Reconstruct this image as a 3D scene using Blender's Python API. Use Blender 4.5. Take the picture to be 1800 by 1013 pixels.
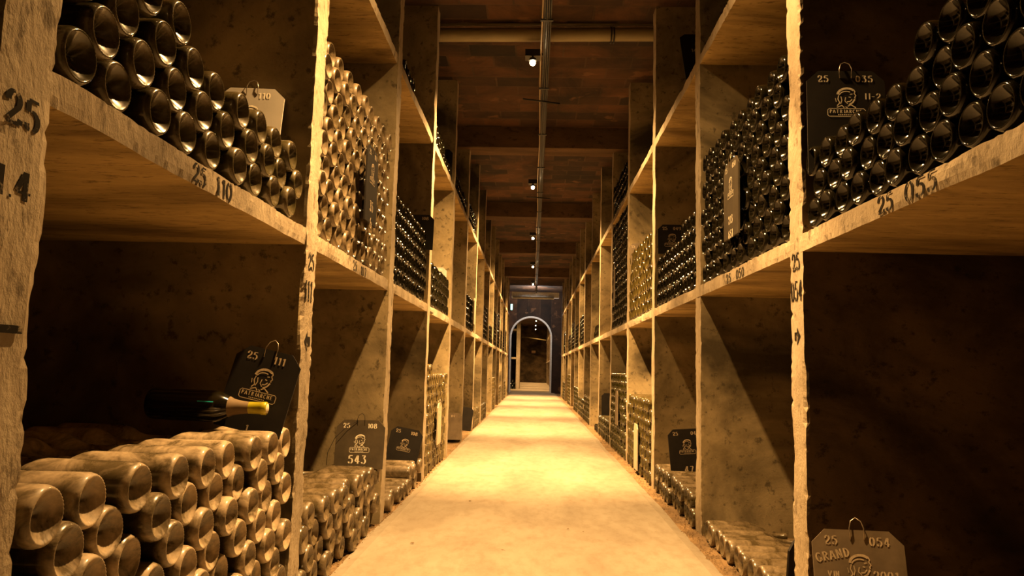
import bpy, bmesh, math, random
from mathutils import Vector, Matrix, noise
C = bpy.context.scene
COL = C.collection
for o in list(bpy.data.objects): bpy.data.objects.remove(o)

# ------------------------------------------------------------------ camera, world, exposure
H = 0.677
F, PITCH, YAW, ROLL = 1348.84, 0.10536, -0.02993, 0.02423
cam_d = bpy.data.cameras.new('camera'); cam = bpy.data.objects.new('camera', cam_d); COL.objects.link(cam)
cam_d.sensor_width = 36.0; cam_d.lens = F/1800*36.0; cam_d.clip_start = 0.02; cam_d.clip_end = 200
cy, sy, cp, sp = math.cos(YAW), math.sin(YAW), math.cos(PITCH), math.sin(PITCH)
fw = Vector((sy*cp, cy*cp, sp)); rt = Vector((cy, -sy, 0)); up = rt.cross(fw)
r2 = rt*math.cos(ROLL)+up*math.sin(ROLL); u2 = -rt*math.sin(ROLL)+up*math.cos(ROLL)
cam.matrix_world = Matrix(((r2.x, u2.x, -fw.x, 0), (r2.y, u2.y, -fw.y, 0), (r2.z, u2.z, -fw.z, H), (0, 0, 0, 1)))
C.camera = cam
w = bpy.data.worlds.new('World'); C.world = w; w.use_nodes = True
w.node_tree.nodes['Background'].inputs[0].default_value = (0.02, 0.009, 0.003, 1)
w.node_tree.nodes['Background'].inputs[1].default_value = 0.05
C.view_settings.view_transform = 'Standard'; C.view_settings.look = 'None'
C.view_settings.gamma = 1; C.view_settings.use_curve_mapping = False
C.view_settings.exposure = 0.12
LAMP_W = 560.0                     # watts of each aisle lamp
LAMP_COL = (1.0, 0.565, 0.20)
SPOT_DEG, SPOT_BLEND, SPOT_TILT = 144, 1.0, 2
BEAM_W, BEAM_DEG, BEAM_TILT = 1150.0, 74, 13      # the reflector's inner beam
LAMP_Y = [2.17, 4.82, 8.27, 11.55, 14.8, 17.9]
FAR_LAMP_Y = [25.0, 28.3, 31.5, 34.8, 38.0]
LAMP_X, LAMP_Z = -0.045, 2.66

# ------------------------------------------------------------------ measures of the place
WL, WR = 0.650, 0.715              # faces of the two racks
Y1L, Y1R, SL, SR, PW = 2.120, 2.067, 1.25, 1.269, 0.103
Z1B, Z1T, Z2B, Z2T = 1.011, 1.059, 2.055, 2.103
ZC = 2.95; DEPTH = 1.15; NK = 15
YL = lambda k: Y1L+(k-1)*SL
YR = lambda k: Y1R+(k-1)*SR
rnd = random.Random(7)

# ------------------------------------------------------------------ materials
def new_mat(name):
    m = bpy.data.materials.new(name); m.use_nodes = True
    nt = m.node_tree; b = nt.nodes['Principled BSDF']
    return m, nt, b
def N(nt, t, **kw):
    n = nt.nodes.new(t)
    for k, v in kw.items():
        if k in n.inputs: n.inputs[k].default_value = v
        else: setattr(n, k, v)
    return n
def coords(nt, scale=(1, 1, 1), world=True):
    g = N(nt, 'ShaderNodeNewGeometry') if world else N(nt, 'ShaderNodeTexCoord')
    mp = N(nt, 'ShaderNodeMapping'); mp.inputs['Scale'].default_value = scale
    nt.links.new(g.outputs['Position' if world else 'Object'], mp.inputs['Vector'])
    return mp.outputs['Vector']
def ramp(nt, fac, stops):
    r = N(nt, 'ShaderNodeValToRGB'); e = r.color_ramp.elements
    e[0].position, e[0].color = stops[0][0], (*stops[0][1], 1)
    e[1].position, e[1].color = stops[-1][0], (*stops[-1][1], 1)
    for p, c in stops[1:-1]:
        x = e.new(p); x.color = (*c, 1)
    nt.links.new(fac, r.inputs[0]); return r.outputs[0]
def noise_tex(nt, vec, scale, detail=6, rough=0.6, dist=0.0):
    n = N(nt, 'ShaderNodeTexNoise'); n.inputs['Scale'].default_value = scale; n.inputs['Detail'].default_value = detail
    n.inputs['Roughness'].default_value = rough; n.inputs['Distortion'].default_value = dist
    nt.links.new(vec, n.inputs['Vector']); return n.outputs['Fac']
def mix(nt, a, b, f, mode='MIX'):
    m = N(nt, 'ShaderNodeMix', data_type='RGBA', blend_type=mode)
    for s, v in ((6, a), (7, b), (0, f)):
        if hasattr(v, 'is_linked') or hasattr(v, 'links'): nt.links.new(v, m.inputs[s])
        else: m.inputs[s].default_value = (*v, 1) if isinstance(v, tuple) else v
    return m.outputs[2]
def bump(nt, b, h, strength, dist=0.01, prev=None):
    bp = N(nt, 'ShaderNodeBump'); bp.inputs['Strength'].default_value = strength; bp.inputs['Distance'].default_value = dist
    nt.links.new(h, bp.inputs['Height'])
    if prev is not None: nt.links.new(prev, bp.inputs['Normal'])
    nt.links.new(bp.outputs[0], b.inputs['Normal']); return bp.outputs[0]
def concrete(name, light, dark, stain, sc=(1, 1, 1), stain_amt=0.5, rough=0.9, bs=0.5):
    m, nt, b = new_mat(name); v = coords(nt, sc)
    n1 = noise_tex(nt, v, 3.0, 8, 0.65, 0.4); c = ramp(nt, n1, [(0.32, dark), (0.62, light)])
    n2 = noise_tex(nt, v, 1.3, 5, 0.6, 0.8)
    s = ramp(nt, n2, [(0.44, (0, 0, 0)), (0.66, (stain_amt,)*3)])
    c = mix(nt, c, stain, s)
    n3 = noise_tex(nt, v, 26, 5, 0.7)
    s3 = ramp(nt, n3, [(0.56, (0, 0, 0)), (0.66, (0.7,)*3)])
    c = mix(nt, c, stain, s3)
    nt.links.new(c, b.inputs['Base Color']); b.inputs['Roughness'].default_value = rough
    b.inputs['Specular IOR Level'].default_value = 0.25
    n4 = noise_tex(nt, coords(nt, sc), 55, 6, 0.7)
    p = bump(nt, b, n4, bs, 0.004); bump(nt, b, n1, bs, 0.012, p)
    return m
M = {}
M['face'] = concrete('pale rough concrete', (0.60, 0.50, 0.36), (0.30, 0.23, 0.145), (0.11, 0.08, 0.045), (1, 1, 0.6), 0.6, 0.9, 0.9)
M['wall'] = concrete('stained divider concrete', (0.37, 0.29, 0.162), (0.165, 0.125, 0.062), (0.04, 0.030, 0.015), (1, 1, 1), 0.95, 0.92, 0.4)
M['dark_wall'] = concrete('darker divider concrete', (0.14, 0.095, 0.05), (0.045, 0.03, 0.015), (0.015, 0.01, 0.006), (1, 1, 1.3), 0.9, 0.92, 0.3)
M['under'] = concrete('board marked orange concrete', (0.60, 0.42, 0.17), (0.38, 0.26, 0.09), (0.10, 0.058, 0.022), (0.8, 2.6, 1), 0.8, 0.85, 0.5)
M['beam'] = concrete('brown ceiling beam', (0.17, 0.10, 0.05), (0.08, 0.048, 0.023), (0.035, 0.02, 0.01), (0.5, 3, 1), 0.5, 0.9, 0.4)
M['dirt'] = concrete('loose dirt', (0.34, 0.22, 0.11), (0.17, 0.11, 0.055), (0.08, 0.05, 0.03), (3, 3, 3), 0.5, 1.0, 1.0)
def floor_mat():
    m, nt, b = new_mat('worn concrete aisle floor'); v = coords(nt, (1.6, 0.7, 1))
    n1 = noise_tex(nt, v, 1.7, 8, 0.62, 0.5); c = ramp(nt, n1, [(0.30, (0.235, 0.19, 0.135)), (0.52, (0.31, 0.262, 0.195)), (0.72, (0.37, 0.32, 0.25))])
    n2 = noise_tex(nt, v, 14, 6, 0.7); s = ramp(nt, n2, [(0.34, (0.84, 0.81, 0.77)), (0.55, (1, 1, 1))])
    c = mix(nt, c, s, 1.0, 'MULTIPLY')
    n3 = noise_tex(nt, coords(nt, (3, 3, 3)), 9, 3, 0.5); s = ramp(nt, n3, [(0.74, (1, 1, 1)), (0.80, (0.6, 0.5, 0.4))])
    c = mix(nt, c, s, 1.0, 'MULTIPLY')
    nt.links.new(c, b.inputs['Base Color']); b.inputs['Roughness'].default_value = 0.72; b.inputs['Specular IOR Level'].default_value = 0.3
    bump(nt, b, n2, 0.25, 0.004); return m
M['floor'] = floor_mat()
def ceil_mat():
    m, nt, b = new_mat('red brown hollow tile ceiling'); v = coords(nt, (1, 1, 1))
    br = N(nt, 'ShaderNodeTexBrick'); br.offset = 0.5
    for k, x in (('Scale', 1.0), ('Mortar Size', 0.008), ('Brick Width', 0.34), ('Row Height', 0.20), ('Mortar Smooth', 0.3)): br.inputs[k].default_value = x
    br.inputs['Color1'].default_value = (0.13, 0.062, 0.026, 1); br.inputs['Color2'].default_value = (0.022, 0.012, 0.006, 1)
    br.inputs['Mortar'].default_value = (0.09, 0.055, 0.03, 1)
    nt.links.new(v, br.inputs['Vector'])
    n = noise_tex(nt, v, 2.4, 6, 0.7, 0.6); s = ramp(nt, n, [(0.35, (0.30, 0.26, 0.22)), (0.68, (1.3, 1.15, 1.0))])
    c = mix(nt, br.outputs['Color'], s, 1.0, 'MULTIPLY')
    n5 = noise_tex(nt, v, 5, 3, 0.5); s5 = ramp(nt, n5, [(0.64, (0, 0, 0)), (0.70, (0.5, 0.5, 0.5))]); c = mix(nt, c, (0.24, 0.12, 0.05), s5)
    nt.links.new(c, b.inputs['Base Color']); b.inputs['Roughness'].default_value = 0.85
    bump(nt, b, br.outputs['Fac'], 0.5, -0.004); return m
M['ceiling'] = ceil_mat()
def plain(name, col, rough=0.5, metal=0.0, coat=0.0, var=0.0, vs=20):
    m, nt, b = new_mat(name)
    if var:
        n = noise_tex(nt, coords(nt, (1, 1, 1), False), vs, 5, 0.65)
        c = ramp(nt, n, [(0.3, tuple(x*(1-var) for x in col)), (0.7, tuple(min(1, x*(1+var)) for x in col))]); nt.links.new(c, b.inputs['Base Color'])
    else: b.inputs['Base Color'].default_value = (*col, 1)
    b.inputs['Roughness'].default_value = rough; b.inputs['Metallic'].default_value = metal; b.inputs['Coat Weight'].default_value = coat
    if rough > .5: b.inputs['Specular IOR Level'].default_value = .2
    return m
def worn_paint():
    m, nt, b = new_mat('worn black stencil paint'); n = noise_tex(nt, coords(nt), 45, 5, 0.7)
    c = ramp(nt, n, [(0.56, (0.016, 0.012, 0.008)), (0.68, (0.34, 0.27, 0.18))]); nt.links.new(c, b.inputs['Base Color'])
    b.inputs['Roughness'].default_value = .9; b.inputs['Specular IOR Level'].default_value = .1; return m
M['paint_black'] = worn_paint()
M['paint_white'] = plain('white stencil paint', (0.80, 0.72, 0.56), 0.8, var=0.25, vs=90)
M['paint_faded'] = plain('faded stencil paint', (0.50, 0.40, 0.27), 0.8, var=0.35, vs=90)
M['slate'] = plain('black slate', (0.016, 0.013, 0.010), 0.6, var=0.4, vs=9)
M['slate_brown'] = plain('dusty brown slate', (0.17, 0.13, 0.085), 0.6, var=0.3, vs=9)
M['slate_mid'] = plain('weathered dark slate', (0.075, 0.058, 0.036), 0.6, var=0.3, vs=9)
M['slate_grey'] = plain('light grey slate', (0.42, 0.38, 0.32), 0.8, var=0.12, vs=7)  # far paler than the black slate
M['slate_pale'] = plain('pale tan slate', (0.50, 0.42, 0.30), 0.8, var=0.2, vs=7)  # palest slate tone, for some boards hung along the aisle
M['wire'] = plain('bent steel wire', (0.55, 0.48, 0.38), 0.3, 0.9)
M['wire_dark'] = plain('dark wire', (0.03, 0.025, 0.02), 0.4, 0.6)
M['black_metal'] = plain('black painted metal', (0.012, 0.011, 0.010), 0.5)
M['cable'] = plain('black cable', (0.015, 0.012, 0.010), 0.45)
M['cable_pale'] = plain('pale cable', (0.45, 0.36, 0.24), 0.5)
M['pipe'] = plain('painted pipe', (0.27, 0.22, 0.11), 0.45, var=0.12, vs=4)
M['stone'] = plain('stone in white-lit tone', (0.78, 0.75, 0.70), 0.9, var=0.15)  # pale tone stands in for white light on the arch and last beam
M['sign'] = plain('cream card', (0.62, 0.45, 0.28), 0.8)
M['capsule'] = plain('yellow foil capsule', (0.42, 0.36, 0.015), 0.35, 0.2, 0.3, var=0.15)
M['cork'] = plain('cream bottle top', (0.85, 0.75, 0.5), 0.5)
M['foil_dust'] = plain('dusty brown neck', (0.17, 0.115, 0.06), 0.7, var=0.2)
M['cyan'] = plain('turquoise sticker', (0.02, 0.55, 0.60), 0.4)
def emis(name, col, s):
    m, nt, b = new_mat(name); b.inputs['Base Color'].default_value = (*col, 1)
    b.inputs['Emission Color'].default_value = (*col, 1); b.inputs['Emission Strength'].default_value = s; return m
M['bulb'] = emis('glowing bulb', (1.0, 0.72, 0.36), 60)
M['exit'] = emis('lit green exit panel', (0.45, 1.0, 0.80), 5)
def glass(name, dark, dust, lo, hi, amount, rough, seed=0.0, coat=1.0):
    # opaque bottle glass under a film of dust: dust is a matter of noise, not of light
    m, nt, b = new_mat(name)
    oi = N(nt, 'ShaderNodeObjectInfo'); tc = N(nt, 'ShaderNodeTexCoord'); ad = N(nt, 'ShaderNodeVectorMath', operation='ADD')
    mu = N(nt, 'ShaderNodeMath', operation='MULTIPLY'); mu.inputs[1].default_value = 37.0
    nt.links.new(oi.outputs['Random'], mu.inputs[0]); nt.links.new(tc.outputs['Object'], ad.inputs[0]); nt.links.new(mu.outputs[0], ad.inputs[1])
    n = noise_tex(nt, ad.outputs[0], 14, 6, 0.7, 0.8)
    f = ramp(nt, n, [(lo, (amount*0.25,)*3), (hi, (amount,)*3)])
    n2 = noise_tex(nt, ad.outputs[0], 120, 3, 0.6); f2 = ramp(nt, n2, [(0.35, (0.75,)*3), (0.65, (1, 1, 1))])
    f = mix(nt, f, f2, 1.0, 'MULTIPLY')
    sx = N(nt, 'ShaderNodeSeparateXYZ'); nt.links.new(tc.outputs['Object'], sx.inputs[0])
    mr = N(nt, 'ShaderNodeMapRange'); nt.links.new(sx.outputs[0], mr.inputs[0])
    for q_, v_ in ((1, .008), (2, .022), (3, 1.0), (4, .55)): mr.inputs[q_].default_value = v_
    # years of dust lie on the upper side of each bottle's body; its flanks are bare glass
    ge = N(nt, 'ShaderNodeNewGeometry'); sn = N(nt, 'ShaderNodeSeparateXYZ'); nt.links.new(ge.outputs['Normal'], sn.inputs[0])
    mz = N(nt, 'ShaderNodeMapRange'); nt.links.new(sn.outputs[2], mz.inputs[0])
    for q_, v_ in ((1, .15), (2, .75), (3, .12), (4, .85)): mz.inputs[q_].default_value = v_
    nt.links.new(mz.outputs[0], mr.inputs[4])
    cx_ = N(nt, 'ShaderNodeCombineXYZ'); [nt.links.new(mr.outputs[0], cx_.inputs[q_]) for q_ in range(3)]
    f = mix(nt, f, cx_.outputs[0], 1.0, 'MULTIPLY')
    c = mix(nt, dark, dust, f); nt.links.new(c, b.inputs['Base Color'])
    rr = mix(nt, (rough,)*3, (0.75,)*3, f); nt.links.new(rr, b.inputs['Roughness'])
    b.inputs['Coat Weight'].default_value = coat; b.inputs['Coat Roughness'].default_value = 0.18 if coat < 1 else 0.06
    b.inputs['IOR'].default_value = 1.5
    return m
M['dusty'] = glass('dusty olive bottle glass', (0.030, 0.022, 0.003), (0.50, 0.375, 0.23), 0.40, 0.58, 0.97, 0.15, coat=0.35)
M['half'] = glass('half dusty olive bottle glass', (0.022, 0.020, 0.003), (0.30, 0.22, 0.125), 0.40, 0.68, 0.5, 0.08, coat=0.4)
M['clean'] = glass('clean black bottle glass', (0.006, 0.005, 0.002), (0.20, 0.14, 0.08), 0.55, 0.85, 0.02, 0.09, coat=0.15)
M['olive'] = glass('dusty brown bottle glass', (0.028, 0.020, 0.004), (0.36, 0.265, 0.155), 0.38, 0.62, 0.72, 0.12, coat=0.5)
M['gold'] = glass('clear olive bottle glass', (0.045, 0.034, 0.007), (0.36, 0.26, 0.14), 0.40, 0.70, 0.4, 0.08, coat=0.3)

# ------------------------------------------------------------------ mesh helpers
def tag(o, label=None, cat=None, group=None, kind=None):
    if label: o['label'] = label
    if cat: o['category'] = cat
    if group: o['group'] = group
    if kind: o['kind'] = kind
    return o
class MB:
    def __init__(s): s.v, s.f, s.m, s.sm = [], [], [], []
    def add(s, vs, fs, mi=0, smooth=False):
        b = len(s.v); s.v += [tuple(v) for v in vs]; s.f += [tuple(i+b for i in f) for f in fs]; s.m += [mi]*len(fs); s.sm += [smooth]*len(fs)
    def box(s, x0, x1, y0, y1, z0, z1, mi=0):
        vs = [(x, y, z) for x in (x0, x1) for y in (y0, y1) for z in (z0, z1)]
        s.add(vs, [(0, 1, 3, 2), (4, 6, 7, 5), (0, 4, 5, 1), (2, 3, 7, 6), (0, 2, 6, 4), (1, 5, 7, 3)], mi)
    def tube(s, pts, r, n=8, mi=0, caps=True):
        pts = [Vector(p) for p in pts]; vs, fs = [], []; ref = None
        for i, p in enumerate(pts):
            d = (pts[min(i+1, len(pts)-1)]-pts[max(i-1, 0)]).normalized()
            if ref is None: ref = d.orthogonal().normalized()
            ref = (ref-d*ref.dot(d)).normalized(); b = d.cross(ref)
            for k in range(n):
                a = 2*math.pi*k/n; vs.append(p+(ref*math.cos(a)+b*math.sin(a))*r)
        for i in range(len(pts)-1):
            for k in range(n): fs.append((i*n+k, i*n+(k+1) % n, (i+1)*n+(k+1) % n, (i+1)*n+k))
        if caps: fs += [tuple(range(n))[::-1], tuple((len(pts)-1)*n+k for k in range(n))]
        s.add(vs, fs, mi, True)
    def lathe(s, prof, n, axis='z', org=(0, 0, 0), mi=0):
        vs, fs = [], []; o = Vector(org)
        for (r, h) in prof:
            for k in range(n):
                a = 2*math.pi*k/n; c_, s_ = r*math.cos(a), r*math.sin(a)
                vs.append(o+(Vector((c_, s_, h)) if axis == 'z' else Vector((h, c_, s_)) if axis == 'x' else Vector((s_, h, c_))))
        for i in range(len(prof)-1):
            for k in range(n): fs.append((i*n+k, i*n+(k+1) % n, (i+1)*n+(k+1) % n, (i+1)*n+k))
        s.add(vs, fs, mi, True)
    def build(s, name, mats, parent=None, loc=None):
        me = bpy.data.meshes.new(name); me.from_pydata(s.v, [], s.f)
        for m in (mats if isinstance(mats, (list, tuple)) else [mats]): me.materials.append(m)
        me.polygons.foreach_set('material_index', s.m); me.polygons.foreach_set('use_smooth', s.sm); me.update()
        o = bpy.data.objects.new(name, me); COL.objects.link(o)
        if parent: o.parent = parent
        if loc: o.location = loc
        return o
def empty(name, loc=(0, 0, 0), rot=(0, 0, 0)):
    o = bpy.data.objects.new(name, None); COL.objects.link(o); o.location = loc; o.rotation_euler = rot; o.empty_display_size = 0.05; return o
def struct(mb, name, mats): o = mb.build(name, mats); o['kind'] = 'structure'; return o

def lin(a, b, n): return [a+(b-a)*i/n for i in range(n+1)]
def wobble(p, amp, seed):
    q = p*7+Vector((seed, seed*1.7, 0))
    d = Vector((noise.noise(q), noise.noise(q+Vector((9, 3, 1))), noise.noise(q+Vector((2, 7, 5)))))*amp
    return d+Vector((noise.noise(q*3), noise.noise(q*3+Vector((9, 3, 1))), noise.noise(q*3+Vector((2, 7, 5)))))*amp*0.35
def rough_block(mb, xs, ys, zs, amp, seed, front, chip=0.0, face_mi=0, mi_rule=None, sag=0.0):
    """closed grid box; front = sign of x that faces the aisle; chips bite into the front arrises"""
    nx, ny, nz = len(xs)-1, len(ys)-1, len(zs)-1
    idx = {}; vs = []
    xf = xs[-1] if front > 0 else xs[0]
    def vid(i, j, k):
        if (i, j, k) in idx: return idx[(i, j, k)]
        p = Vector((xs[i], ys[j], zs[k])); q = p*7+Vector((seed, seed*1.7, 0)); d = wobble(p, amp, seed)
        on_f = abs(p.x-xf) < 1e-6
        edge = on_f and ((j in (0, ny)) + (k in (0, nz)) >= 1)
        if not on_f: d *= 0.35
        if edge and chip:
            t = max(0, noise.noise(q*0.9+Vector((4, 4, 4))))*1.2+max(0, noise.noise(q*9+Vector((1, 8, 4))))*.9
            d += Vector((-front*chip*t, (0.6 if j == 0 else -0.6 if j == ny else 0)*chip*t, (0.6 if k == 0 else -0.6 if k == nz else 0)*chip*t))
        vs.append(p+d); idx[(i, j, k)] = len(vs)-1; return len(vs)-1
    groups = {}
    def quad(a, b, c, d, key): groups.setdefault(key, []).append((vid(*a), vid(*b), vid(*c), vid(*d)))
    for i in range(nx):
        for j in range(ny):
            quad((i, j, 0), (i, j+1, 0), (i+1, j+1, 0), (i+1, j, 0), 'z0'); quad((i, j, nz), (i+1, j, nz), (i+1, j+1, nz), (i, j+1, nz), 'z1')
        for k in range(nz):
            quad((i, 0, k), (i+1, 0, k), (i+1, 0, k+1), (i, 0, k+1), 'y0'); quad((i, ny, k), (i, ny, k+1), (i+1, ny, k+1), (i+1, ny, k), 'y1')
    for j in range(ny):
        for k in range(nz):
            quad((0, j, k), (0, j, k+1), (0, j+1, k+1), (0, j+1, k), 'x0'); quad((nx, j, k), (nx, j+1, k), (nx, j+1, k+1), (nx, j, k+1), 'x1')
    base = len(mb.v); mb.v += [tuple(v) for v in vs]
    for key, fs in groups.items():
        mi = mi_rule.get(key, 0) if mi_rule else 0
        for f in fs: mb.f.append(tuple(i+base for i in f)); mb.m.append(mi); mb.sm.append(False)

# ------------------------------------------------------------------ stencil lettering
def arc(cx, cy_, rx, ry, a0, a1, n=10): return [(cx+rx*math.cos(math.radians(a0+(a1-a0)*i/n)), cy_+ry*math.sin(math.radians(a0+(a1-a0)*i/n))) for i in range(n+1)]
G = {  # strokes in a box 0.62 wide, 1 high; breaks are the bridges of the stencil
 '0': [arc(.31, .5, .23, .45, 100, 260), arc(.31, .5, .23, .45, -80, 80)],
 '1': [[(.31, .0), (.31, .97)], [(.12, .80), (.24, .90)]],
 '2': [arc(.29, .72, .20, .25, 190, 80), arc(.29, .70, .22, .27, 60, -45)+[(.12, .14)], [(.10, .04), (.54, .04)], [(.54, .04), (.56, .20)]],
 '3': [[(.10, .95), (.54, .95)], [(.50, .90), (.30, .62)], arc(.28, .30, .24, .30, 80, -80), arc(.24, .20, .14, .16, 180, 260)],
 '4': [[(.40, .0), (.40, .97)], [(.34, .94), (.06, .30)], [(.06, .27), (.34, .27)], [(.46, .27), (.60, .27)]],
 '5': [[(.12, .95), (.52, .95)], [(.12, .90), (.12, .58)], arc(.27, .32, .25, .30, 95, -75), arc(.22, .22, .14, .18, 180, 260)],
 '6': [arc(.31, .30, .23, .29, 100, 260), arc(.31, .30, .23, .29, -80, 80), arc(.46, .50, .38, .46, 165, 105)],
 '7': [[(.08, .95), (.56, .95)], [(.54, .90), (.26, .0)]],
 '8': [arc(.31, .26, .24, .25, 100, 260), arc(.31, .26, .24, .25, -80, 80), arc(.31, .75, .19, .21, 100, 260), arc(.31, .75, .19, .21, -80, 80)],
 '9': [arc(.31, .68, .23, .28, 100, 260), arc(.31, .68, .23, .28, -80, 80), arc(.16, .48, .38, .46, -15, -75)],
 '.': [[(.2, .05), (.3, .05)]], '-': [[(.1, .45), (.5, .45)]], ' ': [],
 'P': [[(.16, 0), (.16, 1)], arc(.24, .74, .28, .24, 85, -85)], 'A': [[(.04, 0), (.28, .95)], [(.34, .95), (.58, 0)], [(.2, .32), (.44, .32)]],
 'T': [[(.31, 0), (.31, .9)], [(.04, .96), (.58, .96)]], 'R': [[(.14, 0), (.14, 1)], arc(.22, .75, .28, .22, 85, -85), [(.30, .48), (.58, .02)]],
 'I': [[(.31, 0), (.31, 1)]], 'C': [arc(.34, .5, .26, .47, 45, 315, 14)], 'H': [[(.12, 0), (.12, 1)], [(.50, 0), (.50, 1)], [(.18, .5), (.44, .5)]],
 'E': [[(.14, 0), (.14, 1)], [(.2, .96), (.54, .96)], [(.2, .5), (.46, .5)], [(.2, .04), (.54, .04)]], 'G': [arc(.34, .5, .26, .47, 45, 330, 14), [(.56, .1), (.56, .42)]],
 'N': [[(.1, 0), (.1, 1)], [(.14, .95), (.48, .05)], [(.52, 0), (.52, 1)]], 'D': [[(.14, 0), (.14, 1)], arc(.2, .5, .36, .46, 85, -85)],
 'V': [[(.04, .98), (.29, .04)], [(.33, .04), (.58, .98)]], 'M': [[(.06, 0), (.06, 1)], [(.1, .95), (.29, .2)], [(.33, .2), (.52, .95)], [(.56, 0), (.56, 1)]],
 'U': [[(.12, 1), (.12, .25)], arc(.31, .25, .19, .22, 190, 350), [(.5, .25), (.5, 1)]], 'O': [arc(.31, .5, .25, .46, 100, 260), arc(.31, .5, .25, .46, -80, 80)],
 'L': [[(.14, 0), (.14, 1)], [(.2, .04), (.54, .04)]], 'S': [arc(.31, .73, .22, .22, 30, 250), arc(.31, .27, .22, .24, 70, -150)],
}
class Ink:
    """flat strokes gathered in 2D, laid on a surface 1 mm proud"""
    def __init__(s): s.polys = []
    def stroke(s, pts, thick, thin):
        if len(pts) == 2: pts = [(pts[0][0]+(pts[1][0]-pts[0][0])*t/5, pts[0][1]+(pts[1][1]-pts[0][1])*t/5) for t in range(6)]
        L, R = [], []
        for i, p in enumerate(pts):
            a = pts[max(i-1, 0)]; b = pts[min(i+1, len(pts)-1)]; dx, dy = b[0]-a[0], b[1]-a[1]; l = math.hypot(dx, dy) or 1; dx /= l; dy /= l
            w_ = (thin+(thick-thin)*abs(dy)**1.5)/2; L.append((p[0]-dy*w_, p[1]+dx*w_)); R.append((p[0]+dy*w_, p[1]-dx*w_))
        for i in range(len(pts)-1): s.polys.append([L[i], R[i], R[i+1], L[i+1]])
    def text(s, t, x, y, h, track=0.74, thick=0.20, thin=0.085, ang=0.0, wid=1.0):
        ca, sa = math.cos(ang), math.sin(ang); cx = 0.0
        for ch in t:
            for st in G.get(ch, []):
                pts = [(x+((cx+px*wid)*ca-py*sa)*h, y+((cx+px*wid)*sa+py*ca)*h) for px, py in st]; s.stroke(pts, thick*h, thin*h)
            cx += track*wid*(0.7 if ch in ' .1I' else 1)
        return s
    def rect(s, x0, y0, x1, y1, w_):
        c = (y1-y0)*0.18
        p = [(x0+c, y0), (x1-c, y0), (x1, y0+c), (x1, y1-c), (x1-c, y1), (x0+c, y1), (x0, y1-c), (x0, y0+c), (x0+c, y0)]
        s.stroke(p, w_, w_); return s
    def lay(s, mb, o, ux, uy, n, mi, off=0.0012):
        o, ux, uy, n = Vector(o), Vector(ux), Vector(uy), Vector(n)
        for p in s.polys:
            vs = [o+ux*a+uy*b+n*off for a, b in p]; mb.add(vs, [tuple(range(len(vs)))], mi)
def emblem(ink, x, y, s):
    """bearded head in profile under a wide soft hat, shoulders below"""
    S = lambda pts, a, b: ink.stroke([(x+p*s, y+q*s) for p, q in pts], a*s, b*s)
    S(arc(.05, .62, .44, .36, 175, 45, 12), .11, .11); S(arc(.02, .56, .34, .26, 165, 60, 10), .05, .05)
    S([(.36, .92), (.42, .80), (.38, .72), (.46, .58), (.40, .52), (.42, .44)], .05, .05)
    S([(.18, .66), (.30, .68)], .05, .04); S([(.12, .52), (.22, .50)], .04, .04)
    S([(-.34, .60), (-.38, .40), (-.30, .20), (-.42, .05)], .05, .05); S([(-.24, .55), (-.20, .34), (-.26, .14)], .04, .04)
    S([(.40, .40), (.30, .22), (.12, .10)], .08, .06); S([(.28, .40), (.18, .28), (.04, .26)], .05, .05); S([(-.02, .50), (-.06, .30), (.06, .16)], .04, .04)
    S([(-.44, -.04), (-.20, .06), (-.10, -.06)], .06, .05); S([(.06, .02), (.22, .10), (.44, -.06)], .06, .05); S([(-.04, .0), (.06, -.08)], .05, .05); S([(-.50, .45), (-.46, .25)], .03, .03)
def maker_mark(ink, x, y, s):
    emblem(ink, x, y+.30*s, .92*s)
    ink.rect(x-.80*s, y-.18*s, x+.80*s, y+.20*s, .03*s); ink.text('PATRIARCHE', x-.72*s, y-.02*s, .17*s, 0.86, .20, .10)
    for i in range(9): ink.stroke([(x+(-.36+i*.08)*s, y-.10*s), (x+(-.31+i*.08)*s, y-.10*s)], .04*s, .04*s)

# ------------------------------------------------------------------ the room
mb = MB(); mb.box(-WL-DEPTH-.2, WR+DEPTH+.2, -3.0, 22.6, -.30, 0.0); struct(mb, 'floor', M['dirt'])
mb = MB(); xs = lin(-.64, .655, 26); ys = [-2.9+i*.12 for i in range(214)]
for a in range(len(ys)-1):
    for b_ in range(len(xs)-1):
        def q(i, j):
            x, y = xs[i], ys[j]
            if i in (0, len(xs)-1): x += 0.016*noise.noise(Vector((i, y*1.1, 3)))+0.008*noise.noise(Vector((i, y*7, 3)))
            return (x, y, 0.016+0.0015*noise.noise(Vector((x*2, y*2, 0)))-(0.014 if i in (0, len(xs)-1) else 0))
        mb.add([q(b_, a), q(b_+1, a), q(b_+1, a+1), q(b_, a+1)], [(0, 1, 2, 3)])
o = mb.build('aisle_paving', M['floor']); o['kind'] = 'structure'; o.name = 'trim_1'
mb = MB(); mb.box(-WL-DEPTH-.2, WR+DEPTH+.2, -3.0, 22.6, ZC, ZC+.2); struct(mb, 'ceiling', M['ceiling'])
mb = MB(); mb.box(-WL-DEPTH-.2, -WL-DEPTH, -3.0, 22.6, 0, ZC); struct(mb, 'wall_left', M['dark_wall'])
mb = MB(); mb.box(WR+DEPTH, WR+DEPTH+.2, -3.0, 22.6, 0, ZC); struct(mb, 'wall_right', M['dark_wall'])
mb = MB(); mb.box(-WL-DEPTH, WR+DEPTH, -3.1, -2.9, 0, ZC); struct(mb, 'wall_back', M['dark_wall'])
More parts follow.
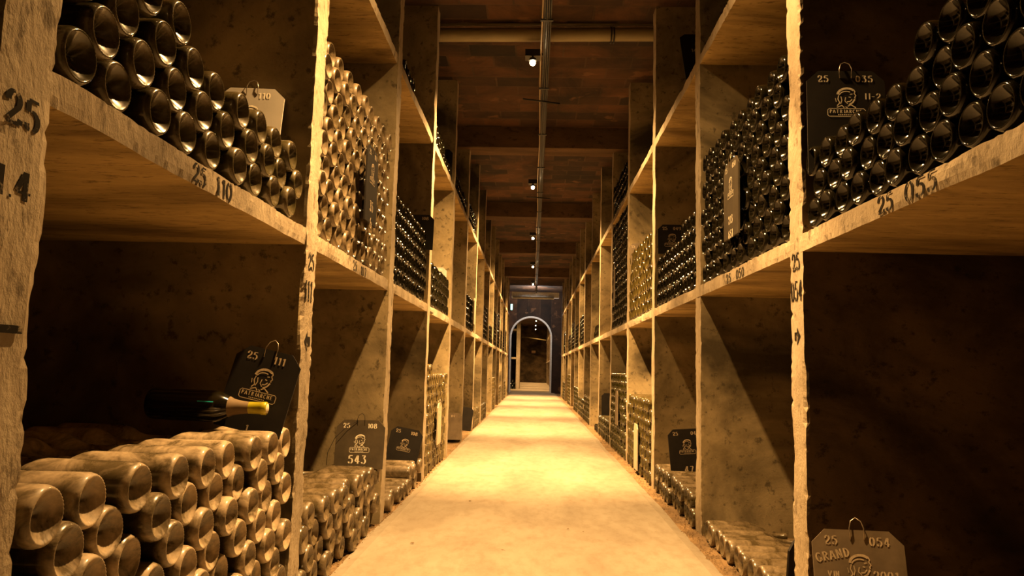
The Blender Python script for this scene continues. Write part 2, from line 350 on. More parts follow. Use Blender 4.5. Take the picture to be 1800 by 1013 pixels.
# end wall with the arch
AX, AR, AS, AY = -0.085, 0.615, 1.615, 22.5
mb = MB(); n = 28; arcp = [(AX+AR, 0.0)]+[(AX+AR*math.cos(math.pi*i/n), AS+AR*math.sin(math.pi*i/n)) for i in range(n+1)]+[(AX-AR, 0.0)]
X0, X1 = -WL-DEPTH, WR+DEPTH
outer = [(X1, 0.0)]+[(X1, AS+(ZC-AS)*min(1, 2*i/n)) if i < n/4 else ((X0, AS+(ZC-AS)*min(1, 2*(n-i)/n)) if i > 3*n/4 else (X1+(X0-X1)*(i-n/4)/(n/2), ZC)) for i in range(n+1)]+[(X0, 0.0)]
for i in range(len(arcp)-1):
    a, b_, c_, d_ = arcp[i], arcp[i+1], outer[i+1], outer[i]
    for yy, fl in ((AY, 1), (AY+.5, -1)):
        vs = [(a[0], yy, a[1]), (b_[0], yy, b_[1]), (c_[0], yy, c_[1]), (d_[0], yy, d_[1])]; mb.add(vs, [(0, 1, 2, 3) if fl > 0 else (3, 2, 1, 0)])
    mb.add([(a[0], AY, a[1]), (a[0], AY+.5, a[1]), (b_[0], AY+.5, b_[1]), (b_[0], AY, b_[1])], [(0, 1, 2, 3)])
struct(mb, 'wall_end', M['ceiling'])
mb = MB()
for i in range(len(arcp)-1):
    a, b_ = arcp[i], arcp[i+1]
    def sh(p, k):
        if p[1] <= AS: return (AX+math.copysign(AR+k, p[0]-AX), p[1])
        return (AX+(p[0]-AX)*(AR+k)/AR, AS+(p[1]-AS)*(AR+k)/AR)
    ai, ao, bi, bo = sh(a, -.045), sh(a, .004), sh(b_, -.045), sh(b_, .004)
    y0_, y1_ = AY-.03, AY+.16
    P_ = [(ai[0], y0_, ai[1]), (ao[0], y0_, ao[1]), (bo[0], y0_, bo[1]), (bi[0], y0_, bi[1]), (ai[0], y1_, ai[1]), (ao[0], y1_, ao[1]), (bo[0], y1_, bo[1]), (bi[0], y1_, bi[1])]
    mb.add(P_, [(0, 1, 2, 3), (4, 7, 6, 5), (0, 3, 7, 4), (1, 5, 6, 2)])
o = mb.build('stone_arch', M['stone']); tag(o, 'pale round stone arch framing the opening at the end of the aisle', 'arch')
# gallery beyond the arch
mb = MB(); mb.box(-1.9, 1.9, 22.6, 40.6, -.3, 0.012); struct(mb, 'floor', M['floor'])
mb = MB(); mb.box(-1.9, 1.9, 23.0, 40.6, 2.95, 3.1); struct(mb, 'ceiling', M['ceiling'])
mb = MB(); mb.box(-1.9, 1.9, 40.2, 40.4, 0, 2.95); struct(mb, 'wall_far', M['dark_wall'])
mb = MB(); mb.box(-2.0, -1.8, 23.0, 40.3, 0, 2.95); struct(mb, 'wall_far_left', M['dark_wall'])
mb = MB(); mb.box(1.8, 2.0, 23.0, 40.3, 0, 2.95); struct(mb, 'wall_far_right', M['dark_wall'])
ordw = ['first', 'second', 'third', 'fourth', 'fifth', 'sixth', 'seventh', 'eighth', 'ninth', 'tenth', 'eleventh', 'twelfth', 'thirteenth', 'fourteenth', 'fifteenth', 'sixteenth', 'seventeenth', 'eighteenth', 'nineteenth', 'twentieth']
for j, yy in enumerate([25.2, 28.4, 31.6, 34.8, 38.0]):
    mb = MB(); mb.box(.66, 1.75, yy, yy+.14, 0.012, 2.94)
    tag(mb.build('concrete_divider', M['face']), f'concrete divider seen through the arch, {ordw[j]} on the right', 'divider', 'dividers of the right rack beyond the arch')
for j, zz in enumerate((1.02, 2.06)):
    mb = MB(); mb.box(.66, 1.75, 23.1, 40.1, zz, zz+.05)
    tag(mb.build('concrete_shelf', M['face']), f'{("lower", "upper")[j]} concrete shelf on the right, seen through the arch', 'shelf')
mb = MB(); mb.box(-.58, -.46, 26.0, 27.2, 0.012, 2.94); tag(mb.build('concrete_divider', M['face']), 'pale divider ending the cross rack just through the arch on the left', 'divider')
for j, zz in enumerate((1.02, 1.98)):
    mb = MB(); mb.box(-1.79, -.581, 26.02, 27.2, zz, zz+.06)
    tag(mb.build('concrete_shelf', M['face']), f'{("lower", "upper")[j]} shelf of the cross rack just through the arch on the left', 'shelf')
mb = MB(); mb.box(-1.8, -.46, 27.2, 27.35, 0.012, 2.94); struct(mb, 'wall_cross', M['dark_wall'])
mb = MB(); mb.box(-.10, .10, 40.165, 40.2, 1.53, 1.66); tag(mb.build('notice_card', M['sign']), 'small cream notice on the dark wall far beyond the arch', 'notice')
mb = MB(); mb.tube([(-.6, 39, 2.33), (.62, 38.6, 2.16)], .03, 8); tag(mb.build('overhead_pipe', M['pipe']), 'thin pipe slanting across the gallery beyond the arch', 'pipe')

# ceiling beams
BEAM_Y = [0.35, 3.70, 7.03, 10.33, 13.6, 17.1]
for i, y in enumerate(BEAM_Y):
    mb = MB(); rough_block(mb, lin(-1.7, 1.7, 30), lin(y, y+.27, 4), lin(2.75, ZC+.01, 2), 0.006, i*3.3, 1, 0, mi_rule={})
    tag(mb.build('ceiling_beam', M['beam']), f'brown concrete cross beam under the ceiling, {ordw[i]} from the camera', 'beam', 'cross beams along the aisle')
mb = MB(); mb.box(-.62, .66, 20.65, 20.95, 2.62, 2.76); mb.tube([(-.6, 20.6, 2.60), (.52, 20.6, 2.60)], .035, 10)
tag(mb.build('ceiling_beam', M['stone']), 'pale concrete beam, whitish light in its colour, last before the arched opening', 'beam')  # the whitish light on this concrete is put into its colour

# ------------------------------------------------------------------ racks: dividers and shelves
FACE = [0.0, 0.003, 0.0]           # x of the face being painted, its roughness and its seed
def settle(mb, start, s):
    for i in range(start, len(mb.v)):
        p = Vector(mb.v[i]); q = p+wobble(Vector((FACE[0], p.y, p.z)), FACE[1], FACE[2])*Vector((1, 0, 0)).dot(Vector((1, 0, 0)))
        mb.v[i] = (p.x+(q.x-p.x)-s*0.0011, p.y, p.z)
def stencil_face(mb, t, s, ycen, z, h, wid, mi=1, ang=0.0, track=.74):
    ink = Ink(); L = (len(t)-1)*track*wid+.62*wid; ink.text(t, -L/2*h, 0, h, track, .24*min(1, wid)**1.3, .10*min(1, wid), ang, wid)
    st = len(mb.v); ink.lay(mb, (FACE[0], ycen, z), (0, -s, 0), (0, 0, 1), (-s, 0, 0), mi, 0.0); settle(mb, st, s)
def arrow(mb, s, y, z, h):
    xf = FACE[0]; st = len(mb.v)
    for poly in ([(-.5, 0), (0, .5), (0, -.5)], [(0, .22), (.4, .22), (.4, -.22), (0, -.22)]):
        mb.add([(xf, y+a*h, z+b*h) for a, b in poly], [tuple(range(len(poly)))], 1)
    settle(mb, st, s)
CH = {0: .007, 1: .009}
for side, s, YF, W in (('left', -1, YL, WL), ('right', 1, YR, WR)):
    for k in range(-1, NK+1):
        y0 = YF(k)
        if y0 > 19.9: continue
        fine = k in (0, 1, 2)
        f = W-(0.004 if s < 0 else -0.004)
        dx = [0, .012, .03, .05, .08, .12, .18, .28, .45, .7, 1.0, DEPTH] if fine else [0, .05, .3, DEPTH]
        xs = sorted(s*(f+d) for d in dx)
        zs = lin(-.01, ZC, 220 if fine else (60 if k < 6 else 12)); ys = lin(y0, y0+PW, 6 if fine else 3)
        mb = MB(); fr = -s
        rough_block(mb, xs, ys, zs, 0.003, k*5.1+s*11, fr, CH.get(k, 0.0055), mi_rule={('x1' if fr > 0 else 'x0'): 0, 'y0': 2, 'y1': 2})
        yc = y0+PW/2; FACE[:] = [s*f, .003, k*5.1+s*11]
        if side == 'left' and k == 0:
            stencil_face(mb, '25', s, yc-.006, .962, .042, 1.15); stencil_face(mb, '1.4', s, yc-.004, .872, .038, 1.2, track=.62)
            mb.box(-W+.007, -W+.009, .88, .945, .706, .716, 1)
        if side == 'left' and k == 1:
            stencil_face(mb, '25', s, yc, .945, .050, .85); stencil_face(mb, '111', s, yc, .855, .060, .75); arrow(mb, s, yc, .742, .06)
        if side == 'right' and k == 1:
            stencil_face(mb, '25', s, yc, .965, .050, .85); stencil_face(mb, '054', s, yc, .88, .058, .72); arrow(mb, -s*-1, yc, .785, .05)
        o = mb.build('concrete_divider', [M['face'], M['paint_black'], M['wall'] if not (side == 'right' and k == 1) else M['dark_wall']])  # first right divider gets a darker concrete on its sides
        extra = {('left', 0): ' stencilled 25 14', ('left', 1): ' stencilled 25 111', ('right', 1): ' stencilled 25 054'}.get((side, k), '')
        tag(o, f'rough concrete divider{extra}, {ordw[k+1] if k >= 0 else "one behind the camera"} along the {side} rack', 'divider', f'dividers of the {side} rack')
    for lev, (zb, zt) in enumerate(((Z1B, Z1T), (Z2B, Z2T))):
        f = W+(0.0 if s < 0 else 0.003)
        ys = lin(-1.2, .55, 20)+lin(.57, 3.6, 260)+lin(3.65, 7, 60)+lin(7.2, 19.7, 50); xs = sorted(s*(f+d) for d in [0, .02, .05, .12, .3, .6, DEPTH]); zs = lin(zb, zt, 3)
        mb = MB(); FACE[:] = [s*f, .0025, 31*lev+s*7]; rough_block(mb, xs, ys, zs, 0.0025, 31*lev+s*7, -s, 0.0055, mi_rule={'z0': 2})
        if lev == 0 and s < 0:
            stencil_face(mb, '25', s, 1.43, Z1B+.006, .036, 1.25); stencil_face(mb, '110', s, 1.56, Z1B+.004, .040, 1.3)
            stencil_face(mb, '25', s, 2.72, Z1B+.004, .036, 1.3); stencil_face(mb, '107', s, 2.87, Z1B+.002, .036, 1.3)
        if lev == 0 and s > 0:
            stencil_face(mb, '25', s, 1.575, Z1B+.006, .038, 1.35); stencil_face(mb, '055', s, 1.43, Z1B+.006, .040, 1.5)
            stencil_face(mb, '25', s, 2.85, Z1B+.002, .036, 1.3); stencil_face(mb, '050', s, 2.69, Z1B+.002, .036, 1.4)
        tag(mb.build('concrete_shelf', [M['face'], M['paint_black'], M['under']]), f'{("middle", "upper")[lev]} concrete shelf running the length of the {side} rack', 'shelf')

# ------------------------------------------------------------------ bottles
def profile(R, L=0.30):
    # radius, distance from the base plane (positive is towards the neck)
    return [(0.0006, .0240), (.0035, .0235), (.009, .0206), (.0165, .0155), (R-.0190, .0108), (R-.0135, .0064), (R-.0100, .0032), (R-.0080, .0010), (R-.0066, 0.0), (R-.0050, .0007),
            (R-.0030, .0030), (R-.0012, .0065), (R-.0002, .0105), (R, .018), (R, .06), (R, .12), (R, .165), (R-.003, .180), (R-.011, .198), (R-.020, .213), (.0165, .230), (.0148, .25), (.0142, .282), (.0158, .284), (.0158, .297), (.0135, .299), (.0006, .299)]
def profile_dome(R): return [(0.0006, .0240), (.006, .0234), (.013, .0211), (.0185, .0174), (.0235, .0127), (.0275, .0078), (R-.0097, .0035), (R-.0080, .0010)]+profile(R)[8:]
def bottle_mesh(name, R, mat, n=80, knurl=True, prof=None):
    p = profile_dome(R) if 'clean' in name else profile(R); vs, fs = [], []
    for i, (r, h) in enumerate(p):
        for k in range(n):
            a = 2*math.pi*k/n; rr, hh = r, h
            if knurl and 7 <= i <= 10: hh = h-(0.0007 if k % 2 else 0); rr = r+(0.0004 if k % 2 else 0)
            vs.append((hh, rr*math.cos(a), rr*math.sin(a)))
    for i in range(len(p)-1):
        for k in range(n): fs.append((i*n+k, (i+1)*n+k, (i+1)*n+(k+1) % n, i*n+(k+1) % n))
    me = bpy.data.meshes.new(name); me.from_pydata(vs, [], fs); me.materials.append(mat)
    me.polygons.foreach_set('use_smooth', [True]*len(fs)); me.update(); return me
RL, RR = 0.042, 0.0405
ME = {k: bottle_mesh(f'wine_bottle_{k}', r, M[m]) for k, r, m in (('dusty', RL, 'dusty'), ('half', RL, 'half'), ('clean', RR, 'clean'), ('gold', RL, 'gold'), ('olive', RL, 'olive'))}
RAD = {'olive': RL, 'dusty': RL, 'half': RL, 'clean': RR, 'gold': RL}
# stacks: side, bay k (between divider k-1 and k), level, pitch, row height, rows -> (y from, y to), style, jitter
STACKS = []
def stack(side, k, lev, pitch, dz, rows, style, jit=0.004, phase=None, zoff=0.0, protr=0.012):
    YF = YL if side == 'left' else YR
    a, b = YF(k-1)+PW, YF(k)
    jit *= .5; dz = max(dz, math.sqrt((2*RAD[style]+.0008)**2-(pitch/2)**2))     # rows nest without biting into each other
    STACKS.append(dict(side=side, k=k, lev=lev, pitch=pitch, dz=dz, rows=rows, style=style, jit=jit, phase=phase, a=a, b=b, zoff=zoff, protr=protr))
full = None
stack('left', 1, 0, .130, .0595, [full]*8, 'dusty', .004, phase=1.09, zoff=.005, protr=.02)
stack('left', 1, 1, .1195, .0625, [full]*3+[(0, 1.40)], 'half', .004, phase=1.03)
stack('left', 2, 1, .1195, .0615, [full]*10, 'olive', .004)
stack('right', 1, 1, .0905, .0655, [full]*3+[(0, 1.42), (0, 1.18)], 'clean', .004, phase=1.178)
stack('right', 2, 1, .1180, .0600, [full]*8+[(0, 3.4)]*1, 'clean', .004)
stack('left', 2, 0, .118, .0560, [full]*4, 'olive', .012, zoff=0, protr=.03)
stack('right', 2, 0, .0905, .06, [full], 'olive', .003, protr=.015)
stack('left', 3, 0, .120, .0570, [(3.6, 5), (4.1, 5)], 'olive', .006, protr=.03)
stack('right', 3, 0, .0980, .0570, [full, (3.30, 4.6)], 'olive', .006, protr=.02)
stack('left', 3, 1, .090, .062, [full]*6, 'clean')
stack('left', 4, 1, .095, .060, [full]*4, 'clean')
stack('left', 4, 0, .118, .060, [full]*10+[(4.6, 5.0)], 'gold', .010)
stack('right', 3, 1, .090, .062, [full]*4+[(3.4, 3.8)], 'clean')
stack('right', 4, 1, .095, .062, [full]*7, 'gold')
stack('right', 4, 0, .118, .060, [full]*8, 'gold', .014)
stack('right', 5, 0, .110, .060, [full]*10, 'half', .004)
stack('right', 5, 1, .095, .062, [full]*14, 'clean')
stack('right', 5, 2, .095, .062, [full]*4, 'clean')
stack('left', 6, 1, .10, .062, [full]*5, 'clean')
stack('left', 3, 2, .12, .062, [(3.6, 4.0)], 'clean')
stack('left', 4, 2, .11, .062, [full, (4.7, 5.3)], 'clean')
stack('left', 5, 2, .11, .062, [full]*2, 'clean')
stack('left', 6, 2, .11, .062, [full]*3, 'clean')
stack('right', 6, 0, .11, .060, [full]*3, 'half')
stack('right', 7, 0, .10, .060, [(8.4, 8.9)], 'clean')
stack('right', 7, 1, .10, .060, [(8.4, 9.2)]*2, 'clean')
stack('left', 7, 0, .11, .060, [full]*3, 'half')
stack('left', 8, 0, .11, .060, [full]*3, 'half')
stack('right', 8, 0, .11, .060, [full]*5, 'half')
stack('left', 8, 1, .11, .060, [full]*7, 'clean')
stack('left', 10, 0, .11, .060, [full]*8, 'gold')
stack('right', 10, 1, .11, .060, [full]*6, 'clean')
stack('left', 10, 1, .11, .060, [full]*9, 'clean')
stack('right', 10, 0, .11, .060, [full]*6, 'half')
stack('left', 12, 0, .11, .060, [full]*5, 'half')
stack('right', 12, 0, .11, .060, [full]*9, 'gold')
stack('left', 12, 1, .11, .060, [full]*6, 'clean')
stack('right', 12, 1, .11, .060, [full]*5, 'clean')
stack('left', 9, 1, .11, .060, [full]*4, 'clean')
stack('right', 9, 1, .11, .060, [full]*7, 'clean')
stack('left', 11, 1, .11, .060, [full]*10, 'clean')
stack('right', 11, 1, .11, .060, [full]*8, 'clean')
stack('right', 9, 0, .11, .060, [full]*4, 'half')
stack('left', 13, 1, .11, .060, [full]*5, 'clean')
stack('right', 14, 0, .11, .060, [full]*6, 'half')
stack('left', 14, 0, .11, .060, [full]*6, 'half')
stack('left', 14, 1, .11, .060, [full]*8, 'clean')
stack('right', 14, 1, .11, .060, [full]*8, 'clean')
def to_px(X, Y, Z):
    d = Vector((X, Y, Z-H)); q = d.dot(fw)
    if q < .05: return None
    return 900+F*d.dot(r2)/q, 506.5-F*d.dot(u2)/q, q
LEVZ = [0.0, Z1T, Z2T]
bottles = []
for st in STACKS:
    R = RAD[st['style']]; s = -1 if st['side'] == 'left' else 1; W = WL if s < 0 else WR
    br = random.Random(hash((st['k'], st['lev'], s*3)) & 0xffff)
    ph = st['phase'] if st['phase'] is not None else st['a']+R+.008
    for r, rr in enumerate(st['rows']):
        lo, hi = (st['a']+R+.005, st['b']-R-.005)
        if rr: lo, hi = max(lo, rr[0]), min(hi, rr[1])
        y = ph+(st['pitch']/2 if r % 2 else 0)
        while y-st['pitch'] > lo: y -= st['pitch']
        row = []
        while y <= hi:
            if y >= lo: row.append(y)
            y += st['pitch']
        for i, y in enumerate(row):
            j = st['jit']
            z = LEVZ[st['lev']]+R+.003+st['zoff']+r*st['dz']+(br.uniform(-j, j)*.5 if r else 0)
            x = s*(W+br.uniform(0, st['protr']) if st['lev'] else W-.002+br.uniform(-st['protr'], st['protr'])*.5)
            yy = y+br.uniform(-j, j)
            bottles.append(dict(st=st, r=r, i=i, n=len(row), x=x, y=min(max(yy, st['a']+R), st['b']-R), z=z, s=s,
                                yaw=br.uniform(-.03, .03), tilt=br.uniform(-.01, .02), roll=br.uniform(0, 6.28)))
for b in bottles:
    p = to_px(b['x'], b['y'], b['z']); b['vis'] = p is not None and -30 < p[0] < 1830 and -35 < p[1] < 1045
    b['near'] = b['y'] > .75
    b['size'] = (abs(b['x'])/b['y']**2)*1.0 if b['vis'] else 0
order = sorted([b for b in bottles if b['vis']], key=lambda b: b['y']/(1.0 if b['st']['lev'] else 1.0))
MAXN = 300
for b in order[:MAXN]: b['solo'] = True
LEVN = ['floor', 'middle shelf', 'upper shelf']
DESC = {'olive': 'dusty brown bottle', 'dusty': 'dust-coated bottle', 'half': 'olive bottle', 'clean': 'glossy black bottle', 'gold': 'shiny golden bottle'}
DESC2 = {'olive': 'dusty brown bottles', 'dusty': 'dust-coated bottles', 'half': 'olive bottles', 'clean': 'glossy black bottles', 'gold': 'shiny golden bottles'}
class Raw:
    def __init__(s): s.v, s.f, s.m = [], [], []
raw = Raw()
SLOT = ['dusty', 'half', 'clean', 'gold', 'olive']
def add_raw(me_prof, n, mat4, mi):
    b = len(raw.v)
    for (r, h) in me_prof:
        for k in range(n):
            a = 2*math.pi*k/n; raw.v.append(tuple(mat4 @ Vector((h, r*math.cos(a), r*math.sin(a)))))
    for i in range(len(me_prof)-1):
        for k in range(n): raw.f.append((b+i*n+k, b+(i+1)*n+k, b+(i+1)*n+(k+1) % n, b+i*n+(k+1) % n)); raw.m.append(mi)
for b in bottles:
    st = b['st']; s = b['s']
    rot = Matrix.Rotation((math.pi if s < 0 else 0)+b['yaw'], 4, 'Z') @ Matrix.Rotation(-b['tilt'], 4, 'Y') @ Matrix.Rotation(b['roll'], 4, 'X')
    m4 = Matrix.Translation((b['x'], b['y'], b['z'])) @ rot
    if b.get('solo'):
        o = bpy.data.objects.new('wine_bottle', ME[st['style']]); COL.objects.link(o); o.matrix_world = m4
        bay = {0: 'front', 1: 'first', 2: 'second', 3: 'third', 4: 'fourth'}[st['k']]
        fromtop = st['k'] == 1 and st['lev'] == 0
        rw = (f'{ordw[len(st["rows"])-1-b["r"]]} row down' if len(st['rows'])-1-b['r'] else 'top row') if fromtop else (f'{ordw[b["r"]]} row up' if b['r'] else 'bottom row')
        ps = ordw[b['n']-1-b['i']] if b['n']-1-b['i'] < 20 else 'far'
        tag(o, f'{DESC[st["style"]]}, {rw}, {ps} from far divider, {bay} bay, {st["side"]} {LEVN[st["lev"]]}', 'wine bottle', f'{DESC2[st["style"]]} stacked in the {bay} {st["side"]} bay, {LEVN[st["lev"]]}')
    else:
        near = b['y'] < 5 and b['vis']; n = 36 if near else (20 if b['y'] < 8 else 12)
        p = (profile_dome if st['style'] == 'clean' else profile)(RAD[st['style']]); p = p[:15]+[p[16], p[18], p[20]] if near else [p[0], p[4], p[7], p[8], p[10], p[13], p[16]]
        add_raw(p, n, m4, SLOT.index(st['style']))
for r in range(4):
    for i in range(10):
        m4 = Matrix.Translation((-.63-.094*i-.047*(r % 2), 26.04, .06+.075*r)) @ Matrix.Rotation(math.pi/2, 4, 'Z'); add_raw([profile(RR)[q] for q in (0, 4, 7, 8, 10, 13, 16)], 12, m4, 2)
# a second file of bottles lies behind the first on the dusty floor stack, necks to the aisle
for i in range(9):
    for r in (6, 7):
        y = 1.09+.13*(i-.5*(r % 2)); m4 = Matrix.Translation((-WL-.62, y, RL+.004+.0595*r)) @ Matrix.Rotation(.02*(i % 3-1), 4, 'Z')
        add_raw([p for p in profile(RL)][::1], 20, m4, 0)
me = bpy.data.meshes.new('wine_bottles'); me.from_pydata(raw.v, [], raw.f)
for k in SLOT: me.materials.append(M[k])
me.polygons.foreach_set('material_index', raw.m); me.polygons.foreach_set('use_smooth', [True]*len(raw.f)); me.update()
o = bpy.data.objects.new('wine_bottles', me); COL.objects.link(o)
tag(o, 'the many small stacked bottles deeper in the bays of both racks', 'wine bottles', None, 'stuff')

# the loose bottle with the yellow capsule, lying across the dusty stack
lb = empty('wine_bottle', (-.675, 1.96, .562), (0, .022, math.radians(2)))
tag(lb, 'dark bottle with a yellow capsule lying across the dusty floor stack', 'wine bottle')
mb = MB(); pr = profile(.040); mb.lathe([(r, -.299+h*1.0) for r, h in pr[:22]], 48, 'x'); mb.build('body', M['clean'], lb)
mb = MB(); mb.lathe([(.0262, -.0960), (.0210, -.0860), (.0172, -.0690), (.0154, -.0500), (.0150, -.0440)], 32, 'x'); mb.build('neck', M['foil_dust'], lb)
mb = MB(); mb.lathe([(.0152, -.046), (.0154, -.040), (.0153, -.016), (.0168, -.0145), (.0168, -.003), (.0155, -.001), (.0125, 0)], 32, 'x'); mb.build('capsule', M['capsule'], lb)
mb = MB(); mb.lathe([(.0128, -.0005), (.0118, .0006), (.0004, .0008)], 32, 'x'); mb.build('cork', M['cork'], lb)
mb = MB(); mb.lathe([(.0402, -.165), (.0402, -.125)], 48, 'x'); 
mb2 = MB(); mb2.add([(-.165, -.0395*math.cos(a)*1.02, .0402*math.sin(a)) for a in (.30, .36)]+[(-.125, -.0395*math.cos(a)*1.02, .0402*math.sin(a)) for a in (.36, .30)], [(0, 1, 2, 3)]); mb2.build('stripe', M['cyan'], lb)  # thin turquoise line along the flank of the bottle

# ------------------------------------------------------------------ stencilled boards
def board(loc, rot, wd, ht, mat, label, ink_fn=None, ink_mat='paint_white', wire='wire', chamf=0.03, loop=None, group=None):
    """upright board in local xz, face towards -y, base centre at the origin"""
    t = .006; e = empty('slate_board', loc, rot); tag(e, label, 'board', group)
    out = [(-wd/2, 0), (wd/2, 0), (wd/2, ht-chamf), (wd/2-chamf, ht), (-wd/2+chamf, ht), (-wd/2, ht-chamf)]
    mb = MB(); n = len(out)
    mb.add([(x, -t/2, z) for x, z in out]+[(x, t/2, z) for x, z in out], [tuple(range(n)), tuple(range(2*n-1, n-1, -1))]+[(i, i+n, (i+1) % n+n, (i+1) % n) for i in range(n)], 0)
    if ink_fn:
        ink = Ink(); ink_fn(ink, wd, ht); ink.lay(mb, (0, -t/2, 0), (1, 0, 0), (0, 0, 1), (0, -1, 0), 1, .0007)
    mb.build('plate', [M[mat], M[ink_mat]], e)
    if wire:
        g = .030; mb = MB(); zt = ht-.022
        pts = [(-g/2, -.004, zt), (-g/2-.001, -.007, ht+.004), (-g/2+.004, -.004, ht+.020), (0, 0, ht+.028), (g/2-.004, -.004, ht+.020), (g/2+.001, -.007, ht+.004), (g/2, -.004, zt)]
        mb.tube(pts, .0011, 6)
        if loop: mb.tube(loop, .0011, 6)
        mb.build('wire_loop', M[wire], e)
    return e
def std(a, b, lines=(), ms=.055, extra=None):
    def fn(ink, w_, h_):
        ink.text(a, -w_/2+.028, h_-.034, .020, .80); L = .020*(.62+(len(b)-1)*.80); ink.text(b, w_/2-.030-L, h_-.034, .020, .80)
        maker_mark(ink, 0, h_-.125, ms)
        z = h_-.20
        for tx, hh in lines:
            L = hh*(.62+(len(tx)-1)*.78); ink.text(tx, -L/2, z-hh, hh, .78); z -= hh+.022
        if extra: extra(ink, w_, h_)
    return fn
D = math.radians
# left rack
board((-.812, 2.035, 1.178), (D(-13), 0, D(4)), .185, .285, 'slate_grey', 'pale grey slate board standing behind bottles on the middle shelf, first left bay', std('25', '110'))
board((-.735, 1.985, .500), (D(-9), D(12), D(2)), .174, .218, 'slate', 'black slate board tilted beside the yellow-capsuled bottle', std('25', '111', [('1', .018)], .060), 'paint_faded')
board((-.720, 3.235, .250), (D(-9), 0, 0), .205, .200, 'slate_mid', 'dark brown slate board numbered 543 standing on the second left floor stack', std('25', '108', [], .052, lambda i, w_, h_: i.text('543', -.043, .020, .034, .80)), wire='wire_dark', loop=[(-.012, -.006, .195), (-.05, -.02, .175), (-.10, -.03, .120), (-.125, -.03, .06), (-.128, -.02, .01)])
board((-.760, 4.50, .115), (D(-14), D(10), 0), .190, .210, 'slate', 'black slate board slumped against the third left divider at floor level', std('25', '108', [('107', .024), ('101', .022)], .050), 'paint_faded', wire=None)
board((-.715, 4.50, 1.370), (D(-8), 0, 0), .205, .220, 'slate', 'black slate board above glossy bottles on the middle shelf, third left bay', std('25', '108'), 'paint_faded', wire=None)
board((-.735, 5.76, 1.24), (D(-14), 0, 0), .120, .205, 'slate_grey', 'grey slate board marked 101 in the fourth left bay, middle shelf', lambda i, w_, h_: i.text('101', -.01, h_-.03, .020), wire=None)
board((-.622, 2.81, 1.205), (0, 0, D(-90+180)), .190, .285, 'slate', 'black slate board hanging flat over the bottles in the second left bay, middle shelf', std('25', '107', [('35', .04), ('6', .04)]), 'paint_faded')
board((-.622, 5.19, .17), (0, 0, D(90)), .20, .27, 'slate_pale', 'pale board hanging over the golden floor stack, fourth left bay', std('25', '104'), 'paint_white')
board((-.76, 7.02, .03), (D(-6), 0, 0), .25, .24, 'slate_brown', 'brown board standing on the dirt against the fifth left divider', lambda i, w_, h_: (i.text('25', -.1, h_-.04, .022), i.text('107', .02, h_-.04, .022), i.text('97', -.04, .10, .03)), 'paint_faded', wire=None)
board((-.76, 8.25, .02), (D(-12), D(6), 0), .22, .25, 'slate', 'black board leaning near the sixth left divider on the dirt', None, wire=None)
board((-.622, 7.95, 1.13), (0, 0, D(90)), .19, .27, 'slate_pale', 'thin pale board hanging on the middle shelf, sixth left bay', None, wire=None)
# right rack
board((.812, 1.985, 1.205), (D(-9), D(2), D(-6)), .200, .300, 'slate', 'black slate board numbered 439 behind glossy bottles, first right bay, middle shelf', std('25', '035', [('4392', .034), ('MEU', .026)], .060, lambda i, w_, h_: i.text('II-2', .045, h_-.085, .018)), 'paint_white')
board((.755, 1.80, .065), (D(-14), D(-1), D(-10)), .200, .265, 'slate_brown', 'brown slate board reading GRAND and 2001 on the floor beside first right divider', std('25', '054', [], .058, lambda i, w_, h_: (i.text('GRAND', -w_/2+.008, h_-.075, .020, .78, ang=.22), i.text('VIN', -w_/2+.03, h_-.105, .013), i.text('2001', w_/2-.072, h_-.108, .020, .74))), 'paint_faded')
board((.755, 2.28, .005), (D(10), D(-8), D(38)), .10, .225, 'slate', 'black slate board seen edgewise beside the stencilled right divider on the floor', None, wire=None, chamf=.022)
board((.700, 2.73, 1.165), (0, 0, D(-90)), .200, .280, 'slate_mid', 'dark brown slate board numbered 213 hanging over bottles, second right bay, middle shelf', std('25', '050', [('213', .030), ('651', .030)], .052), 'paint_white')
board((.800, 4.47, 1.370), (D(-8), 0, 0), .165, .180, 'slate', 'black slate board above glossy bottles on the middle shelf, third right bay', std('25', '049'), 'paint_faded', wire=None)
board((.820, 5.72, 1.485), (D(-10), D(-8), 0), .200, .170, 'slate_brown', 'olive brown board tipped over golden bottles, fourth right bay, middle shelf', lambda i, w_, h_: i.text('25', -.08, h_-.035, .02), 'paint_faded', wire=None)
board((.865, 4.28, .105), (D(-8), D(-4), 0), .200, .270, 'slate', 'black slate board with faded figures in third right bay at floor level', std('25', '047', [('47', .034)], .055), 'paint_faded', wire=None)
board((.700, 5.26, .03), (0, 0, D(-90)), .17, .30, 'slate_pale', 'pale narrow board hanging over the golden floor stack, fourth right bay', None, wire=None)
board((.700, 6.46, .24), (0, 0, D(-90)), .17, .28, 'slate_brown', 'thin brown board hanging on the fifth right floor stack', None, wire=None)
board((.700, 6.75, 1.26), (0, 0, D(-90)), .06, .36, 'slate_brown', 'narrow brown board hanging on the fifth right middle shelf stack', None, wire=None)
board((.82, 8.20, .20), (D(-8), 0, 0), .18, .25, 'slate', 'black board standing above the sixth right floor stack', None, wire=None)
board((.88, 3.95, 2.205), (D(-30), D(0), 0), .20, .42, 'slate', 'black board marked 140 standing on the upper shelf, third right bay', lambda i, w_, h_: i.text('140', -.05, h_-.16, .03), 'paint_faded', wire=None)
board((-.74, 5.78, 2.11), (D(-8), 0, 0), .16, .26, 'slate', 'black board standing on the upper shelf, fourth left bay', None, wire=None)

